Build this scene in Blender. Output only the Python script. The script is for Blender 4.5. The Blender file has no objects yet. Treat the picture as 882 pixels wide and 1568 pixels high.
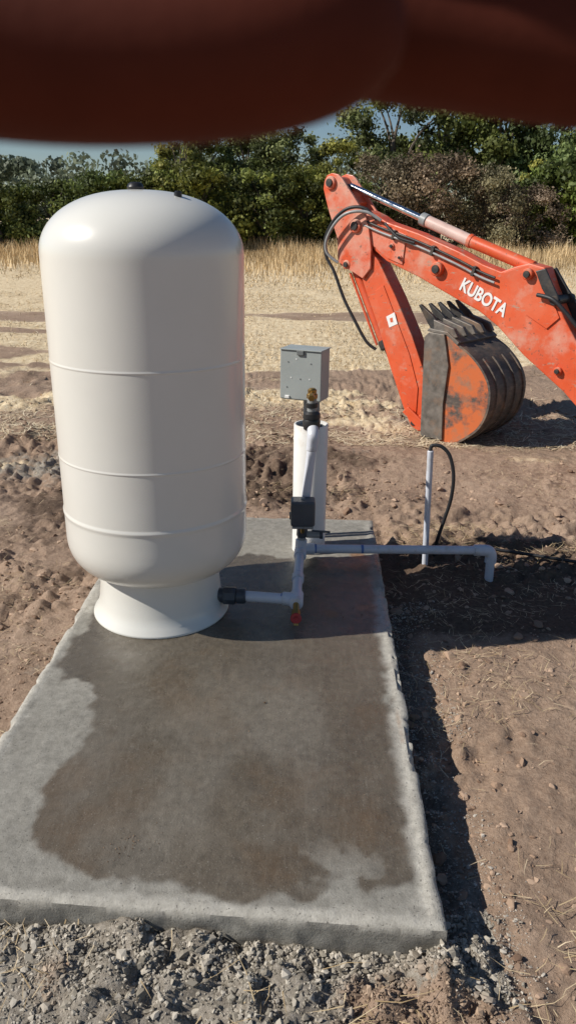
import bpy, bmesh, math, random
import numpy as np
from mathutils import Vector, Matrix
random.seed(7); rng=np.random.default_rng(11)
R=math.radians
scene=bpy.context.scene
col=scene.collection

# ------------------------------------------------------------------ helpers
def link(o,parent=None):
    col.objects.link(o)
    if parent is not None: o.parent=parent
    return o
def empty(name,loc=(0,0,0),rot=(0,0,0)):
    e=bpy.data.objects.new(name,None); e.location=loc; e.rotation_euler=rot; e.empty_display_size=.1
    return link(e)
def mesh_obj(name,V,F,mats,parent=None,smooth=True,mi=None,loc=(0,0,0)):
    me=bpy.data.meshes.new(name)
    if isinstance(V,np.ndarray): V=V.tolist()
    if isinstance(F,np.ndarray): F=F.tolist()
    me.from_pydata(V,[],F); me.update()
    if not isinstance(mats,(list,tuple)): mats=[mats]
    for m in mats: me.materials.append(m)
    if smooth: me.polygons.foreach_set('use_smooth',[True]*len(me.polygons))
    if mi is not None: me.polygons.foreach_set('material_index',list(mi))
    o=bpy.data.objects.new(name,me); o.location=loc
    return link(o,parent)
def bev(o,w=.004,seg=2,ang=35):
    m=o.modifiers.new('bevel','BEVEL'); m.width=w; m.segments=seg; m.limit_method='ANGLE'; m.angle_limit=R(ang)
    return o
def autosmooth(o,ang=40):
    me=o.data; bm=bmesh.new(); bm.from_mesh(me)
    for e in bm.edges:
        if len(e.link_faces)==2 and e.calc_face_angle(0)>R(ang): e.smooth=False
    bm.to_mesh(me); bm.free(); return o
def box(name,c,s,mat,parent=None,rot=(0,0,0),b=.003):
    x,y,z=[k/2 for k in s]
    V=[(-x,-y,-z),(x,-y,-z),(x,y,-z),(-x,y,-z),(-x,-y,z),(x,-y,z),(x,y,z),(-x,y,z)]
    F=[(0,3,2,1),(4,5,6,7),(0,1,5,4),(1,2,6,5),(2,3,7,6),(3,0,4,7)]
    o=mesh_obj(name,V,F,mat,parent,smooth=False); o.location=c; o.rotation_euler=rot
    if b: bev(o,b)
    return o
def prism(name,pts,w0,w1,mat,parent=None,b=.006):
    """polygon in local x-z, extruded along local y"""
    n=len(pts)
    V=[(p[0],w0,p[1]) for p in pts]+[(p[0],w1,p[1]) for p in pts]
    F=[tuple(range(n)),tuple(range(2*n-1,n-1,-1))]+[(i,n+i,n+(i+1)%n,(i+1)%n) for i in range(n)]
    o=mesh_obj(name,V,F,mat,parent,smooth=False)
    bm=bmesh.new(); bm.from_mesh(o.data); bmesh.ops.recalc_face_normals(bm,faces=bm.faces); bm.to_mesh(o.data); bm.free()
    if b: bev(o,b)
    return o
def lathe(name,prof,mat,parent=None,loc=(0,0,0),n=64,rot=(0,0,0),ang=35):
    V=[];F=[]
    for (r,z) in prof:
        for i in range(n):
            a=2*math.pi*i/n; V.append((r*math.cos(a),r*math.sin(a),z))
    for k in range(len(prof)-1):
        for i in range(n):
            j=(i+1)%n; F.append((k*n+i,k*n+j,(k+1)*n+j,(k+1)*n+i))
    if prof[0][0]>1e-4: F.append(tuple(range(n-1,-1,-1)))
    if prof[-1][0]>1e-4: F.append(tuple((len(prof)-1)*n+i for i in range(n)))
    o=mesh_obj(name,V,F,mat,parent); o.location=loc; o.rotation_euler=rot
    autosmooth(o,ang); return o
def rod(name,a,b,r,mat,parent=None,n=24,prof=None):
    a=Vector(a);b=Vector(b);d=b-a;L=d.length
    if prof is None:
        e=min(r*.12,L*.1); prof=[(0,r-e),(e,r),(L-e,r),(L,r-e)]
    else: prof=[(t*L,q) for t,q in prof]
    o=lathe(name,[(q,z) for z,q in prof],mat,parent,n=n)
    o.location=a; o.rotation_mode='QUATERNION'; o.rotation_quaternion=Vector((0,0,1)).rotation_difference(d.normalized())
    return o
def smoothpath(P,sub=8):
    P=[Vector(p) for p in P]; out=[]
    for i in range(len(P)-1):
        p0=P[max(i-1,0)];p1=P[i];p2=P[i+1];p3=P[min(i+2,len(P)-1)]
        for k in range(sub):
            t=k/sub
            out.append(.5*((2*p1)+(p2-p0)*t+(2*p0-5*p1+4*p2-p3)*t*t+(3*p1-p0-3*p2+p3)*t**3))
    out.append(P[-1]); return out
def tube_vf(P,rad,n=10,base=0):
    P=[Vector(p) for p in P]; V=[];F=[]
    if not hasattr(rad,'__len__'): rad=[rad]*len(P)
    up=None
    for i,p in enumerate(P):
        d=(P[min(i+1,len(P)-1)]-P[max(i-1,0)]).normalized()
        if up is None:
            up=Vector((0,0,1)) if abs(d.z)<.9 else Vector((1,0,0))
        s=d.cross(up).normalized(); up=s.cross(d).normalized()
        for k in range(n):
            a=2*math.pi*k/n; q=p+(s*math.cos(a)+up*math.sin(a))*rad[i]; V.append(tuple(q))
    for i in range(len(P)-1):
        for k in range(n):
            j=(k+1)%n; F.append((base+i*n+k,base+i*n+j,base+(i+1)*n+j,base+(i+1)*n+k))
    F.append(tuple(base+k for k in range(n-1,-1,-1))); F.append(tuple(base+(len(P)-1)*n+k for k in range(n)))
    return V,F
def tube(name,P,rad,mat,parent=None,n=12,sub=8):
    Q=smoothpath(P,sub) if sub else P
    V,F=tube_vf(Q,rad,n); return autosmooth(mesh_obj(name,V,F,mat,parent),60)

# ------------------------------------------------------------------ numpy noise
def _h(i,j,s):
    v=np.sin(i*127.1+j*311.7+s*74.7)*43758.5453
    return v-np.floor(v)
def vn(x,y,s=0):
    i=np.floor(x);j=np.floor(y);f=x-i;g=y-j
    f=f*f*(3-2*f);g=g*g*(3-2*g)
    return (_h(i,j,s)*(1-f)+_h(i+1,j,s)*f)*(1-g)+(_h(i,j+1,s)*(1-f)+_h(i+1,j+1,s)*f)*g
def fbm(x,y,s=0,o=4):
    a=.5;t=0;n=0
    for k in range(o):
        t=t+a*vn(x,y,s+k*3);n+=a;a*=.5;x=x*2.03+5.1;y=y*2.03+1.7
    return t/n
def sst(a,b,x):
    t=np.clip((x-a)/(b-a),0,1);return t*t*(3-2*t)
def sdpoly(px,py,poly):
    d=np.full(px.shape,1e9);ins=np.zeros(px.shape,bool);n=len(poly)
    for i in range(n):
        ax,ay=poly[i];bx,by=poly[(i+1)%n]
        ex,ey=bx-ax,by-ay;wx,wy=px-ax,py-ay
        t=np.clip((wx*ex+wy*ey)/(ex*ex+ey*ey),0,1)
        d=np.minimum(d,np.hypot(wx-ex*t,wy-ey*t))
        c=((ay>py)!=(by>py))&(px<(bx-ax)*(py-ay)/((by-ay) if by!=ay else 1e-9)+ax)
        ins^=c
    return np.where(ins,-d,d)

# ------------------------------------------------------------------ materials
class NT:
    def __init__(s,name):
        s.m=bpy.data.materials.new(name);s.m.use_nodes=True;s.t=s.m.node_tree;s.n=s.t.nodes;s.l=s.t.links
        s.b=s.n['Principled BSDF']
        s.tc=s.n.new('ShaderNodeTexCoord')
    def noise(s,scale,detail=6,rough=.6,co='Object',vec=None,stretch=None):
        x=s.n.new('ShaderNodeTexNoise');x.inputs['Scale'].default_value=scale;x.inputs['Detail'].default_value=detail;x.inputs['Roughness'].default_value=rough
        src=vec if vec is not None else s.tc.outputs[co]
        if stretch:
            mp=s.n.new('ShaderNodeMapping');mp.inputs['Scale'].default_value=stretch;s.l.new(src,mp.inputs[0]);src=mp.outputs[0]
        s.l.new(src,x.inputs['Vector']);return x.outputs[0]
    def ramp(s,fac,stops):
        r=s.n.new('ShaderNodeValToRGB');e=r.color_ramp.elements
        while len(e)<len(stops): e.new(.5)
        for k,(p,c) in enumerate(stops):
            e[k].position=p; e[k].color=tuple(c)[:3]+(1,) if hasattr(c,'__len__') else (c,c,c,1)
        s.l.new(fac,r.inputs[0]);return r.outputs[0]
    def mix(s,f,a,b,mode='MIX'):
        x=s.n.new('ShaderNodeMix');x.data_type='RGBA';x.blend_type=mode
        for i,v in ((0,f),(6,a),(7,b)):
            if isinstance(v,bpy.types.NodeSocket): s.l.new(v,x.inputs[i])
            elif hasattr(v,'__len__'): x.inputs[i].default_value=tuple(v)[:3]+(1,)
            else: x.inputs[i].default_value=v
        return x.outputs[2]
    def math(s,op,a,b=0):
        x=s.n.new('ShaderNodeMath');x.operation=op
        for i,v in enumerate((a,b)):
            if isinstance(v,bpy.types.NodeSocket): s.l.new(v,x.inputs[i])
            else: x.inputs[i].default_value=v
        return x.outputs[0]
    def attr(s,name,out=2):
        x=s.n.new('ShaderNodeAttribute');x.attribute_name=name;return x.outputs[out]
    def bump(s,h,strength=.3,dist=.01,prev=None):
        x=s.n.new('ShaderNodeBump');x.inputs['Strength'].default_value=strength;x.inputs['Distance'].default_value=dist
        s.l.new(h,x.inputs['Height'])
        if prev is not None: s.l.new(prev,x.inputs['Normal'])
        s.l.new(x.outputs[0],s.b.inputs['Normal']);return x.outputs[0]
    def set(s,**k):
        for n,v in k.items():
            i=s.b.inputs[n.replace('_',' ')]
            if isinstance(v,bpy.types.NodeSocket): s.l.new(v,i)
            elif hasattr(v,'__len__'): i.default_value=tuple(v)[:3]+(1,)
            else: i.default_value=v
        return s
def simple(name,c,rough=.5,metal=0,var=.15,scale=15,dirt=None,bump=.0,coat=0):
    t=NT(name); n=t.noise(scale)
    c0=[k*(1-var) for k in c];c1=[min(1,k*(1+var)) for k in c]
    o=t.ramp(n,[(.3,tuple(c0)),(.7,tuple(c1))])
    if dirt:
        d=t.noise(scale*.4,8,.7); o=t.mix(t.ramp(d,[(.52,0.),(.68,1.)]),o,dirt)
    t.set(Base_Color=o,Metallic=metal,Roughness=t.ramp(t.noise(scale*2),[(.3,max(0,rough-.08)),(.7,min(1,rough+.08))]))
    if coat: t.set(Coat_Weight=coat,Coat_Roughness=.08)
    if bump: t.bump(t.noise(scale*4),bump,.003)
    return t.m

def tank_paint():
    t=NT('tank_enamel')
    c=t.ramp(t.noise(3,4),[(.3,(.735,.72,.66)),(.7,(.77,.755,.70))])
    d=t.ramp(t.noise(60,8,.75),[(.66,0.),(.74,.3)])
    c=t.mix(d,c,(.5,.43,.33))
    # faint dust film that gathers low on the shell and skirt
    t.set(Base_Color=c,Roughness=.28,Coat_Weight=.35,Coat_Roughness=.10)
    t.bump(t.noise(2.2,2),.05,.02)
    return t.m
M_tank=tank_paint()
M_black=simple('black_plastic',(.018,.018,.02),.4)
M_rubber=simple('hose_rubber',(.02,.02,.022),.55,bump=.2)
M_pvc=simple('white_pvc',(.62,.64,.70),.35,var=.05,dirt=(.45,.42,.38))  # white pipe tinted bluish, the lavender of shade put into its colour
M_pvcc=simple('casing_pvc',(.78,.77,.74),.4,var=.05,scale=8,dirt=(.58,.50,.41))
M_blueprim=simple('pvc_primer',(.10,.18,.42),.4)
M_bluegrey=simple('union_dark',(.05,.06,.075),.4)
M_greypipe=simple('grey_pipe',(.30,.31,.31),.4,dirt=(.2,.19,.18))
M_brass=simple('brass',(.42,.27,.09),.35,metal=1,dirt=(.2,.12,.05))
M_red=simple('red_handle',(.42,.02,.02),.4)
M_box=simple('grey_enamel_steel',(.36,.39,.38),.38,var=.06,scale=6)
M_boxd=simple('box_knockout',(.16,.17,.17),.5)
M_chrome=simple('chrome_rod',(.75,.76,.78),.12,metal=1,var=.03)
M_steel=simple('worn_steel',(.17,.15,.13),.55,metal=.3,var=.4,dirt=(.24,.16,.11),bump=.3)
M_darksteel=simple('dark_steel',(.045,.043,.042),.5,metal=.3,var=.3,dirt=(.12,.085,.06),bump=.3)
M_wdecal=simple('white_decal',(.8,.8,.78),.5,var=.03)
M_pink=simple('faded_pink_paint',(.66,.46,.40),.5,dirt=(.66,.29,.19),scale=8)
def orange(name,fade=.5):
    t=NT(name)
    c=t.ramp(t.noise(2.5,5,.6),[(.3,(.60,.070,.018)),(.55,(.70,.11,.036)),(.8,(.72,.19,.095))])
    f=t.ramp(t.noise(3.2,8,.65),[(.58-.2*fade,0.),(.78-.2*fade,.85)])
    c=t.mix(f,c,(.72,.39,.30))
    s=t.ramp(t.noise(7,10,.75,stretch=(1,1,3)),[(.58,0.),(.64,.9)])
    c=t.mix(s,c,(.40,.27,.20))
    g=t.ramp(t.noise(30,6,.7),[(.60,0.),(.68,.85)])
    c=t.mix(g,c,(.10,.065,.05))
    d=t.ramp(t.noise(1.6,7,.7),[(.46,0.),(.78,.5)])
    c=t.mix(d,c,(.48,.31,.21))
    t.set(Base_Color=c,Roughness=t.ramp(t.noise(8),[(.3,.32),(.7,.6)]))
    t.bump(t.noise(50),.15,.003); return t.m
M_or=orange('orange_paint',.25); M_orf=orange('faded_orange_paint',.9)
def bucket_mat(name,bias):
    t=NT(name)
    steel=t.ramp(t.noise(12,8,.7,stretch=(1,1,4)),[(.3,(.05,.043,.038)),(.55,(.12,.095,.08)),(.75,(.24,.19,.15))])
    c=t.mix(t.ramp(t.noise(4,8,.65),[(bias-.05,0.),(bias+.05,1.)]),steel,(.58,.14,.04))
    c=t.mix(t.ramp(t.noise(7,6,.7),[(.50,0.),(.68,.85)]),c,(.27,.18,.12))
    t.set(Base_Color=c,Roughness=.6,Metallic=.1);t.bump(t.noise(40,8),.25,.004);return t.m
M_bks=bucket_mat('bucket_side_paint',.44);M_bkr=bucket_mat('bucket_shell_steel',.66)
def skin_mat():
    t=NT('skin')
    c=t.ramp(t.noise(120,6),[(.3,(.085,.019,.0105)),(.7,(.103,.024,.0135))])  # dark red base colour stands in for shade on the fingers
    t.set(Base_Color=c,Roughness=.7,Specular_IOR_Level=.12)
    t.bump(t.noise(900,4),.15,.0005);return t.m
M_skin=skin_mat(); M_nail=simple('fingernail',(.20,.07,.055),.4)

def concrete():
    t=NT('concrete')
    wet=t.attr('wet');edge=t.attr('edge');rust=t.attr('rust')
    n1=t.noise(5,9,.7);n2=t.noise(38,9,.75);n3=t.noise(220,4,.6)
    broom=t.noise(90,4,.6,stretch=(1,.16,1))
    dry=t.ramp(n1,[(.32,(.19,.178,.150)),(.52,(.25,.236,.202)),(.7,(.33,.312,.272))])
    dry=t.mix(.45,dry,t.ramp(n2,[(.35,(.13,.120,.10)),(.65,(.38,.358,.315))]))
    wetc=t.ramp(t.noise(2.3,8,.65),[(.3,(.076,.061,.043)),(.5,(.112,.092,.067)),(.72,(.152,.126,.092))])
    wetc=t.mix(.35,wetc,t.ramp(n2,[(.35,(.058,.047,.033)),(.65,(.18,.15,.112))]))
    wetc=t.mix(t.ramp(t.noise(1.7,6,.65),[(.50,0.),(.68,.65)]),wetc,(.13,.080,.040))
    wetc=t.mix(t.ramp(t.noise(3.1,7,.7),[(.57,0.),(.74,.4)]),wetc,(.20,.178,.145))
    c=t.mix(wet,dry,wetc)
    c=t.mix(t.math('MULTIPLY',edge,.9),c,t.ramp(n2,[(.3,(.30,.28,.24)),(.7,(.56,.53,.465))]))
    c=t.mix(rust,c,t.ramp(n2,[(.3,(.16,.075,.03)),(.7,(.30,.15,.07))]))
    c=t.mix(t.ramp(broom,[(.5,0.),(.8,.14)]),c,(.36,.33,.28))
    sp=t.ramp(n3,[(.63,0.),(.70,.6)]);c=t.mix(sp,c,(.40,.375,.33))
    dk=t.ramp(t.noise(140,3),[(.30,.8),(.37,0.)]);c=t.mix(dk,c,(.035,.03,.025))
    ro=t.ramp(wet,[(0,.9),(1,.22)])
    ro2=t.mix(t.ramp(t.noise(9,6),[(.45,0.),(.75,.6)]),ro,(.6,.6,.6))
    t.set(Base_Color=c,Roughness=ro2,Specular_IOR_Level=.65)
    p=t.bump(n2,.40,.006);p=t.bump(broom,.16,.003,p);t.bump(n3,.45,.003,p);return t.m
M_conc=concrete()

def ground_mat():
    t=NT('soil')
    straw=t.attr('straw');grey=t.attr('grey');damp_shade=t.attr('damp_shade')
    big=t.noise(.9,8,.6);med=t.noise(7,8,.7);fine=t.noise(55,8,.7);vf=t.noise(260,4,.7)
    soil=t.ramp(big,[(.3,(.265,.175,.12)),(.5,(.38,.265,.19)),(.7,(.50,.37,.28))])
    soil=t.mix(t.ramp(t.noise(2.6,9,.7),[(.48,0.),(.66,.6)]),soil,(.20,.135,.092))
    soil=t.mix(.42,soil,t.ramp(fine,[(.3,(.15,.095,.062)),(.7,(.55,.41,.305))]))
    g=t.ramp(fine,[(.3,(.17,.150,.12)),(.5,(.31,.28,.235)),(.7,(.48,.44,.38))])
    gf=t.ramp(t.math('ADD',grey,t.math('MULTIPLY',t.math('SUBTRACT',med,.5),1.4)),[(.38,0.),(.62,.9)])
    c=t.mix(gf,soil,g)
    st=t.ramp(t.noise(13,10,.8,stretch=(1,.45,1)),[(.3,(.34,.235,.135)),(.43,(.64,.49,.30)),(.65,(.90,.77,.55))])
    sf=t.ramp(t.math('ADD',straw,t.math('MULTIPLY',t.math('SUBTRACT',t.noise(2.2,10,.8,stretch=(.55,1,1)),.5),1.9)),[(.33,0.),(.60,1.)])
    c=t.mix(sf,c,st)
    df=t.ramp(t.math('ADD',damp_shade,t.math('MULTIPLY',t.math('SUBTRACT',med,.5),1.0)),[(.35,0.),(.7,.85)])
    c=t.mix(df,c,t.ramp(fine,[(.3,(.055,.038,.027)),(.7,(.15,.10,.07))]))  # dark soil colour for damp ground and the painted tank shadow
    t.set(Base_Color=c,Roughness=.95,Specular_IOR_Level=.15)
    p=t.bump(med,.5,.035);p=t.bump(fine,.7,.014,p);t.bump(vf,.6,.004,p);return t.m
M_ground=ground_mat()

def attrcol(name,rough=.8,transl=0,spec=.2):
    t=NT(name);c=t.attr('col',0)
    oi=t.n.new('ShaderNodeObjectInfo')
    c=t.mix(1.0,c,oi.outputs['Color'],'MULTIPLY')
    t.set(Base_Color=c,Roughness=rough,Specular_IOR_Level=spec)
    if transl:
        tr=t.n.new('ShaderNodeBsdfTranslucent');t.l.new(c,tr.inputs[0])
        mx=t.n.new('ShaderNodeMixShader');mx.inputs[0].default_value=transl
        t.l.new(t.b.outputs[0],mx.inputs[1]);t.l.new(tr.outputs[0],mx.inputs[2])
        t.l.new(mx.outputs[0],t.n['Material Output'].inputs[0])
    return t.m
M_leaf=attrcol('foliage',.6,.28,.3);M_straw=attrcol('dry_straw',.7,0);M_stone=attrcol('gravel_stone',.9,0,.15)
M_bark=simple('bark',(.14,.11,.085),.9,var=.4,scale=6,bump=.6)
def setcol(me,vc):
    a=me.color_attributes.new('col','FLOAT_COLOR','POINT')
    arr=np.ones((len(me.vertices),4),np.float32);arr[:,:3]=vc;a.data.foreach_set('color',arr.ravel())
def setf(me,name,v):
    a=me.attributes.new(name,'FLOAT','POINT');a.data.foreach_set('value',np.asarray(v,np.float32).ravel())

# ------------------------------------------------------------------ ground
SL=[(.367,1.289),(.445,3.80),(-.80,3.85),(-.89,1.38)]
def gheight(x,y):
    near=1-sst(6,14,y)
    d=sdpoly(x,y,SL)
    h=.05*(fbm(x*.5,y*.5,1,3)-.5)*sst(.3,2,d)
    clod=.35+1.35*sst(.38,.66,fbm(x*1.3+3,y*1.3,5,3))
    h=h+near*clod*(.065*(fbm(x*5,y*5,8,4)-.5)+.045*(np.abs(fbm(x*14,y*14,12,3)-.5)*2-.25)+.016*(fbm(x*30,y*30,15,2)-.5))
    h=h+(1-near)*.06*(fbm(x*1.5,y*1.5,21,4)-.5)
    front=(y<1.45)*sst(.36,.02,d)
    h=h+.030*front+.035*front*(fbm(x*22,y*22,17,3)-.5)
    h=h-.03*sst(.25,.04,d)*(x>.36)
    h=h+near*.08*np.exp(-((y-4.35-.1*x)/.22)**2)*(fbm(x*3,y*3,31,3))*(x>.5)
    h=h+near*.08*np.exp(-((y-5.3+.15*x)/.3)**2)*fbm(x*2.5,y*2.5,33,3)
    h=h-near*.03*np.exp(-((y-4.75+.2*x+.12*(fbm(x*1.2,y*.3,37,2)-.5))/.16)**2)
    h=np.where(d<0,np.minimum(h,.0)-.03,h)
    return h
def axis(lo,hi,step,flo,fhi,g):
    a=list(np.arange(lo,hi,step));s=step;v=a[-1]
    while v<fhi: s*=g;v+=s;a.append(v)
    s=step;v=lo;b=[]
    while v>flo: s*=g;v-=s;b.append(v)
    return np.array(b[::-1]+a)
xs=axis(-2.0,2.3,.0145,-260,260,1.045);ys=axis(.95,5.9,.0145,-60,420,1.03)
X,Y=np.meshgrid(xs,ys);nx=len(xs);ny=len(ys)
Z=gheight(X,Y)
V=np.stack([X.ravel(),Y.ravel(),Z.ravel()],1)
I=np.arange(nx*ny).reshape(ny,nx)
F=np.stack([I[:-1,:-1].ravel(),I[:-1,1:].ravel(),I[1:,1:].ravel(),I[1:,:-1].ravel()],1)
g=mesh_obj('ground',V,F,M_ground)
x=X.ravel();y=Y.ravel()
dS=sdpoly(x,y,SL)
edgeY=6.5+1.3*(fbm(x*.5,y*.3,41,3)-.5)*2-.25*np.clip(-x,0,3)+.8*sst(.8,2.2,x)
straw=sst(edgeY-.9,edgeY+.9,y)*.95+.05
band=fbm(x*.16+2,y*.75,43,3)
straw=straw-.80*sst(.55,.65,band)*sst(20,12,y)
straw=straw-.42*sst(.54,.68,fbm(x*.8,y*.8,47,3))*sst(16,9,y)
straw=straw+.30*sst(.52,.7,fbm(x*1.2,y*1.2,49,3))*(y<7)*(y>3.8)
brown=sst(.50,.60,fbm(x*4+2,y*4,94,3))*sst(1.30,1.18,y)
grey=.95*sst(.42,.05,dS+.25*(fbm(x*5,y*5,48,3)-.5))*(y<1.55)*(x<.50)*(1-.8*brown)+.62*sst(.20,.02,dS)*(x>.3)*(y>1.2)*(y<3.0)+.15*(y<1.25)*(x<.2)+.65*np.exp(-((x+1.6)/.9)**2-((y-5.0)/.45)**2)+.35*sst(.3,.0,dS)*(x<-.5)
grey=grey+.35*np.exp(-((x-.5)/.25)**2-((y-5.3)/.5)**2)+.5*np.exp(-((x-.9)/.5)**2-((y-6.3)/.4)**2)
damp_shade=1.5*np.exp(-((x-1.05)/.62)**4-((y-3.28)/.50)**4)+.55*np.exp(-((x+1.3)/.7)**2-((y-3.9)/.5)**2)+.4*np.exp(-((x-.15)/.7)**2-((y-4.5)/.25)**2)  # patch right of slab paints in the tank's shadow over damp soil
damp_shade=damp_shade+.6*sst(.16,.03,dS)*(x>.38)*(y<3.1)+.25*np.exp(-((x-.2)/2.2)**2-((y-5.1)/.4)**2)*fbm(x*2,y*2,51,3)*2
damp_shade=damp_shade+.4*sst(.60,.74,fbm(x*.8+9,y*1.5,53,3))*(y<8.6)*(y>4)
setf(g.data,'straw',straw);setf(g.data,'grey',grey);setf(g.data,'damp_shade',damp_shade)

# ------------------------------------------------------------------ slab
def bil(u,v):
    A,B,C,D=[np.array(p) for p in (SL[3],SL[0],SL[1],SL[2])]
    P=(1-u)[...,None]*(1-v)[...,None]*A+u[...,None]*(1-v)[...,None]*B+u[...,None]*v[...,None]*C+(1-u)[...,None]*v[...,None]*D
    return P[...,0],P[...,1]
nu,nv=190,360
U,W=np.meshgrid(np.linspace(0,1,nu),np.linspace(0,1,nv));sx,sy=bil(U,W)
ed=np.minimum(np.minimum(U,1-U)*1.26,np.minimum(W,1-W)*2.48)
sz=.1+.005*(fbm(sx*3,sy*3,61,3)-.5)+.003*(fbm(sx*30,sy*30,63,3)-.5)
sz+=.004*np.exp(-((ed-.02)/.014)**2)*(.4+1.2*fbm(sx*14,sy*14,64,3))-.004*np.exp(-(ed/.004)**2)
chip=sst(.55,.75,fbm(sx*16,sy*16,66,3))*(ed<.018)*(W>.02)
sz-=.010*chip
sx=sx+(.010*(fbm(sy*9,sx*2,65,3)-.5)-.006*chip)*(ed<.012)*np.where(U>.5,1,-1)
V=[tuple(p) for p in np.stack([sx.ravel(),sy.ravel(),sz.ravel()],1)]
I=np.arange(nu*nv).reshape(nv,nu)
F=np.stack([I[:-1,:-1].ravel(),I[:-1,1:].ravel(),I[1:,1:].ravel(),I[1:,:-1].ravel()],1).tolist()
loop=list(I[0,:])+list(I[1:,-1])+list(I[-1,:-1][::-1])+list(I[1:-1,0][::-1]);n=len(loop)
cx,cy=-.22,2.6
prev=loop
for k in range(1,11):
    cur=[]
    for q in loop:
        px,py,pz=V[q];z=.090-k*.016
        off=.002+.014*(float(fbm(np.array(px*18+py*18),np.array(z*25),71,3))-.5)
        dx,dy=px-cx,py-cy
        ox=off*np.sign(dx) if abs(dx)>.5 else 0; oy=off*np.sign(dy) if abs(dy)>1.15 else 0
        cur.append(len(V));V.append((px+ox,py+oy,z))
    for i in range(n):
        j=(i+1)%n;F.append([int(prev[i]),int(cur[i]),int(cur[j]),int(prev[j])])
    prev=cur
slab=mesh_obj('concrete_slab',V,F,M_conc)
bm=bmesh.new();bm.from_mesh(slab.data);bmesh.ops.recalc_face_normals(bm,faces=bm.faces);bm.to_mesh(slab.data);bm.free()
autosmooth(slab,50)
va=np.array([tuple(v.co) for v in slab.data.vertices]);px,py,pz=va.T
WET=[(-.78,2.60),(-.81,2.42),(-.767,2.276),(-.658,2.239),(-.61,1.99),(-.68,1.753),(-.665,1.58),(-.519,1.453),(-.368,1.415),(-.129,1.377),(.09,1.352),(.12,1.42),(.17,1.44),(.20,1.40),(.29,1.44),(.336,1.668),(.345,1.913),(.345,2.22),(.365,2.54),(.41,2.75),(.42,3.35),(.05,3.30),(-.30,3.32),(-.5,3.2),(-.75,2.9)]
dw=sdpoly(px,py,WET)+.10*(fbm(px*7,py*5,81,4)-.5)+.07*(fbm(px*22,py*18,83,3)-.5)
wet=sst(.016,-.014,dw)
wet*=1-.65*sst(.52,.60,fbm(px*13+4,py*13,85,4))*np.exp(-((px-.15)/.14)**2-((py-1.47)/.07)**2)
wet*=1-.22*sst(.5,.7,fbm(px*3+14,py*2,86,4))*sst(2.6,2.2,py)
wet=np.where(pz<.084,.15*(px>.3),wet)
setf(slab.data,'wet',wet)
dd=-sdpoly(px,py,SL)
wd=np.where((px>.3)&(py>1.35),.075,.05)
setf(slab.data,'edge',sst(wd,wd*.4,dd+.06*(fbm(px*14,py*14,87,3)-.5))*(pz>.08)*np.where(py>3.0,.4,1))
def blob(cx_,cy_,rx,ry): return np.exp(-((px-cx_)/rx)**2-((py-cy_)/ry)**2)
ru=blob(.33,2.82,.06,.07)+blob(.17,2.77,.05,.05)+blob(.33,3.35,.05,.06)+blob(.36,2.05,.02,.25)*.6+blob(-.1,2.25,.12,.12)*.45+blob(-.35,2.58,.08,.05)*.6+blob(-.4,1.53,.05,.04)*.5+blob(-.10,1.72,.05,.05)*.4
ru=sst(.5,.85,ru*(.55+.9*fbm(px*25,py*25,89,4)))*.8
setf(slab.data,'rust',ru)

# ------------------------------------------------------------------ stones / clods
def ico(sub):
    b=bmesh.new();bmesh.ops.create_icosphere(b,subdivisions=sub,radius=1)
    v=np.array([tuple(q.co) for q in b.verts]);f=np.array([[q.index for q in fc.verts] for fc in b.faces]);b.free();return v,f
def scatter(name,P,S,C,sub=1,sink=.3,flat=.75,jit=.17,zc=None):
    v0,f0=ico(sub);n=len(P);m=len(v0)
    ax=rng.normal(size=(n,3,3));q,_=np.linalg.qr(ax)
    sc=rng.uniform(.55,1.3,(n,1,3));vv=v0[None]*(1+rng.normal(0,jit,(n,m,1)))*sc
    for k in range(3):
        d=rng.normal(size=(n,1,3));d/=np.linalg.norm(d,axis=2,keepdims=True)
        dp=(vv*d).sum(2,keepdims=True);lim=rng.uniform(.25,.6,(n,1,1));vv=vv-d*np.maximum(dp-lim,0)
    vv=np.einsum('nij,nkj->nki',q,vv)*S[:,None,None];vv[:,:,2]*=flat
    z=gheight(P[:,0],P[:,1]) if zc is None else np.full(n,zc)
    base=np.stack([P[:,0],P[:,1],z+S*flat*(1-2*sink)*.8],1)
    vv=vv+base[:,None,:]
    F=(f0[None]+np.arange(n)[:,None,None]*m).reshape(-1,3)
    o=mesh_obj(name,vv.reshape(-1,3),F,M_stone,smooth=False)
    setcol(o.data,np.repeat(C,m,0));return o
def rej(n,xr,yr,dens):
    out=[];c=0
    while c<n:
        x=rng.uniform(*xr,n*3);y=rng.uniform(*yr,n*3);k=rng.random(n*3)<dens(x,y);k&=sdpoly(x,y,SL)>.008
        out.append(np.stack([x[k],y[k]],1));c+=k.sum()
    return np.concatenate(out)[:n]
def tone(n,a,b,j=.06):
    t=rng.random((n,1));return np.clip(np.array(a)*(1-t)+np.array(b)*t+rng.normal(0,j,(n,1))*np.array(b),.02,.9)
P=rej(17000,(-1.1,.55),(.98,1.42),lambda x,y:(.06+.94*sst(.36,.05,sdpoly(x,y,SL)+.22*(fbm(x*5,y*5,91,2)-.3)))*(.35+.65*sst(.35,.6,fbm(x*5,y*5,93,3))))
S=np.clip(rng.lognormal(-5.85,.58,len(P)),.0012,.014)
b_=(sst(.50,.60,fbm(P[:,0]*4+2,P[:,1]*4,94,3))*sst(1.30,1.18,P[:,1]))[:,None]*.9
scatter('crumbled_concrete',P,S,tone(len(P),(.22,.195,.155),(.53,.48,.405))*(1-b_)+tone(len(P),(.17,.11,.075),(.42,.30,.21))*b_,jit=.24)
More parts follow.
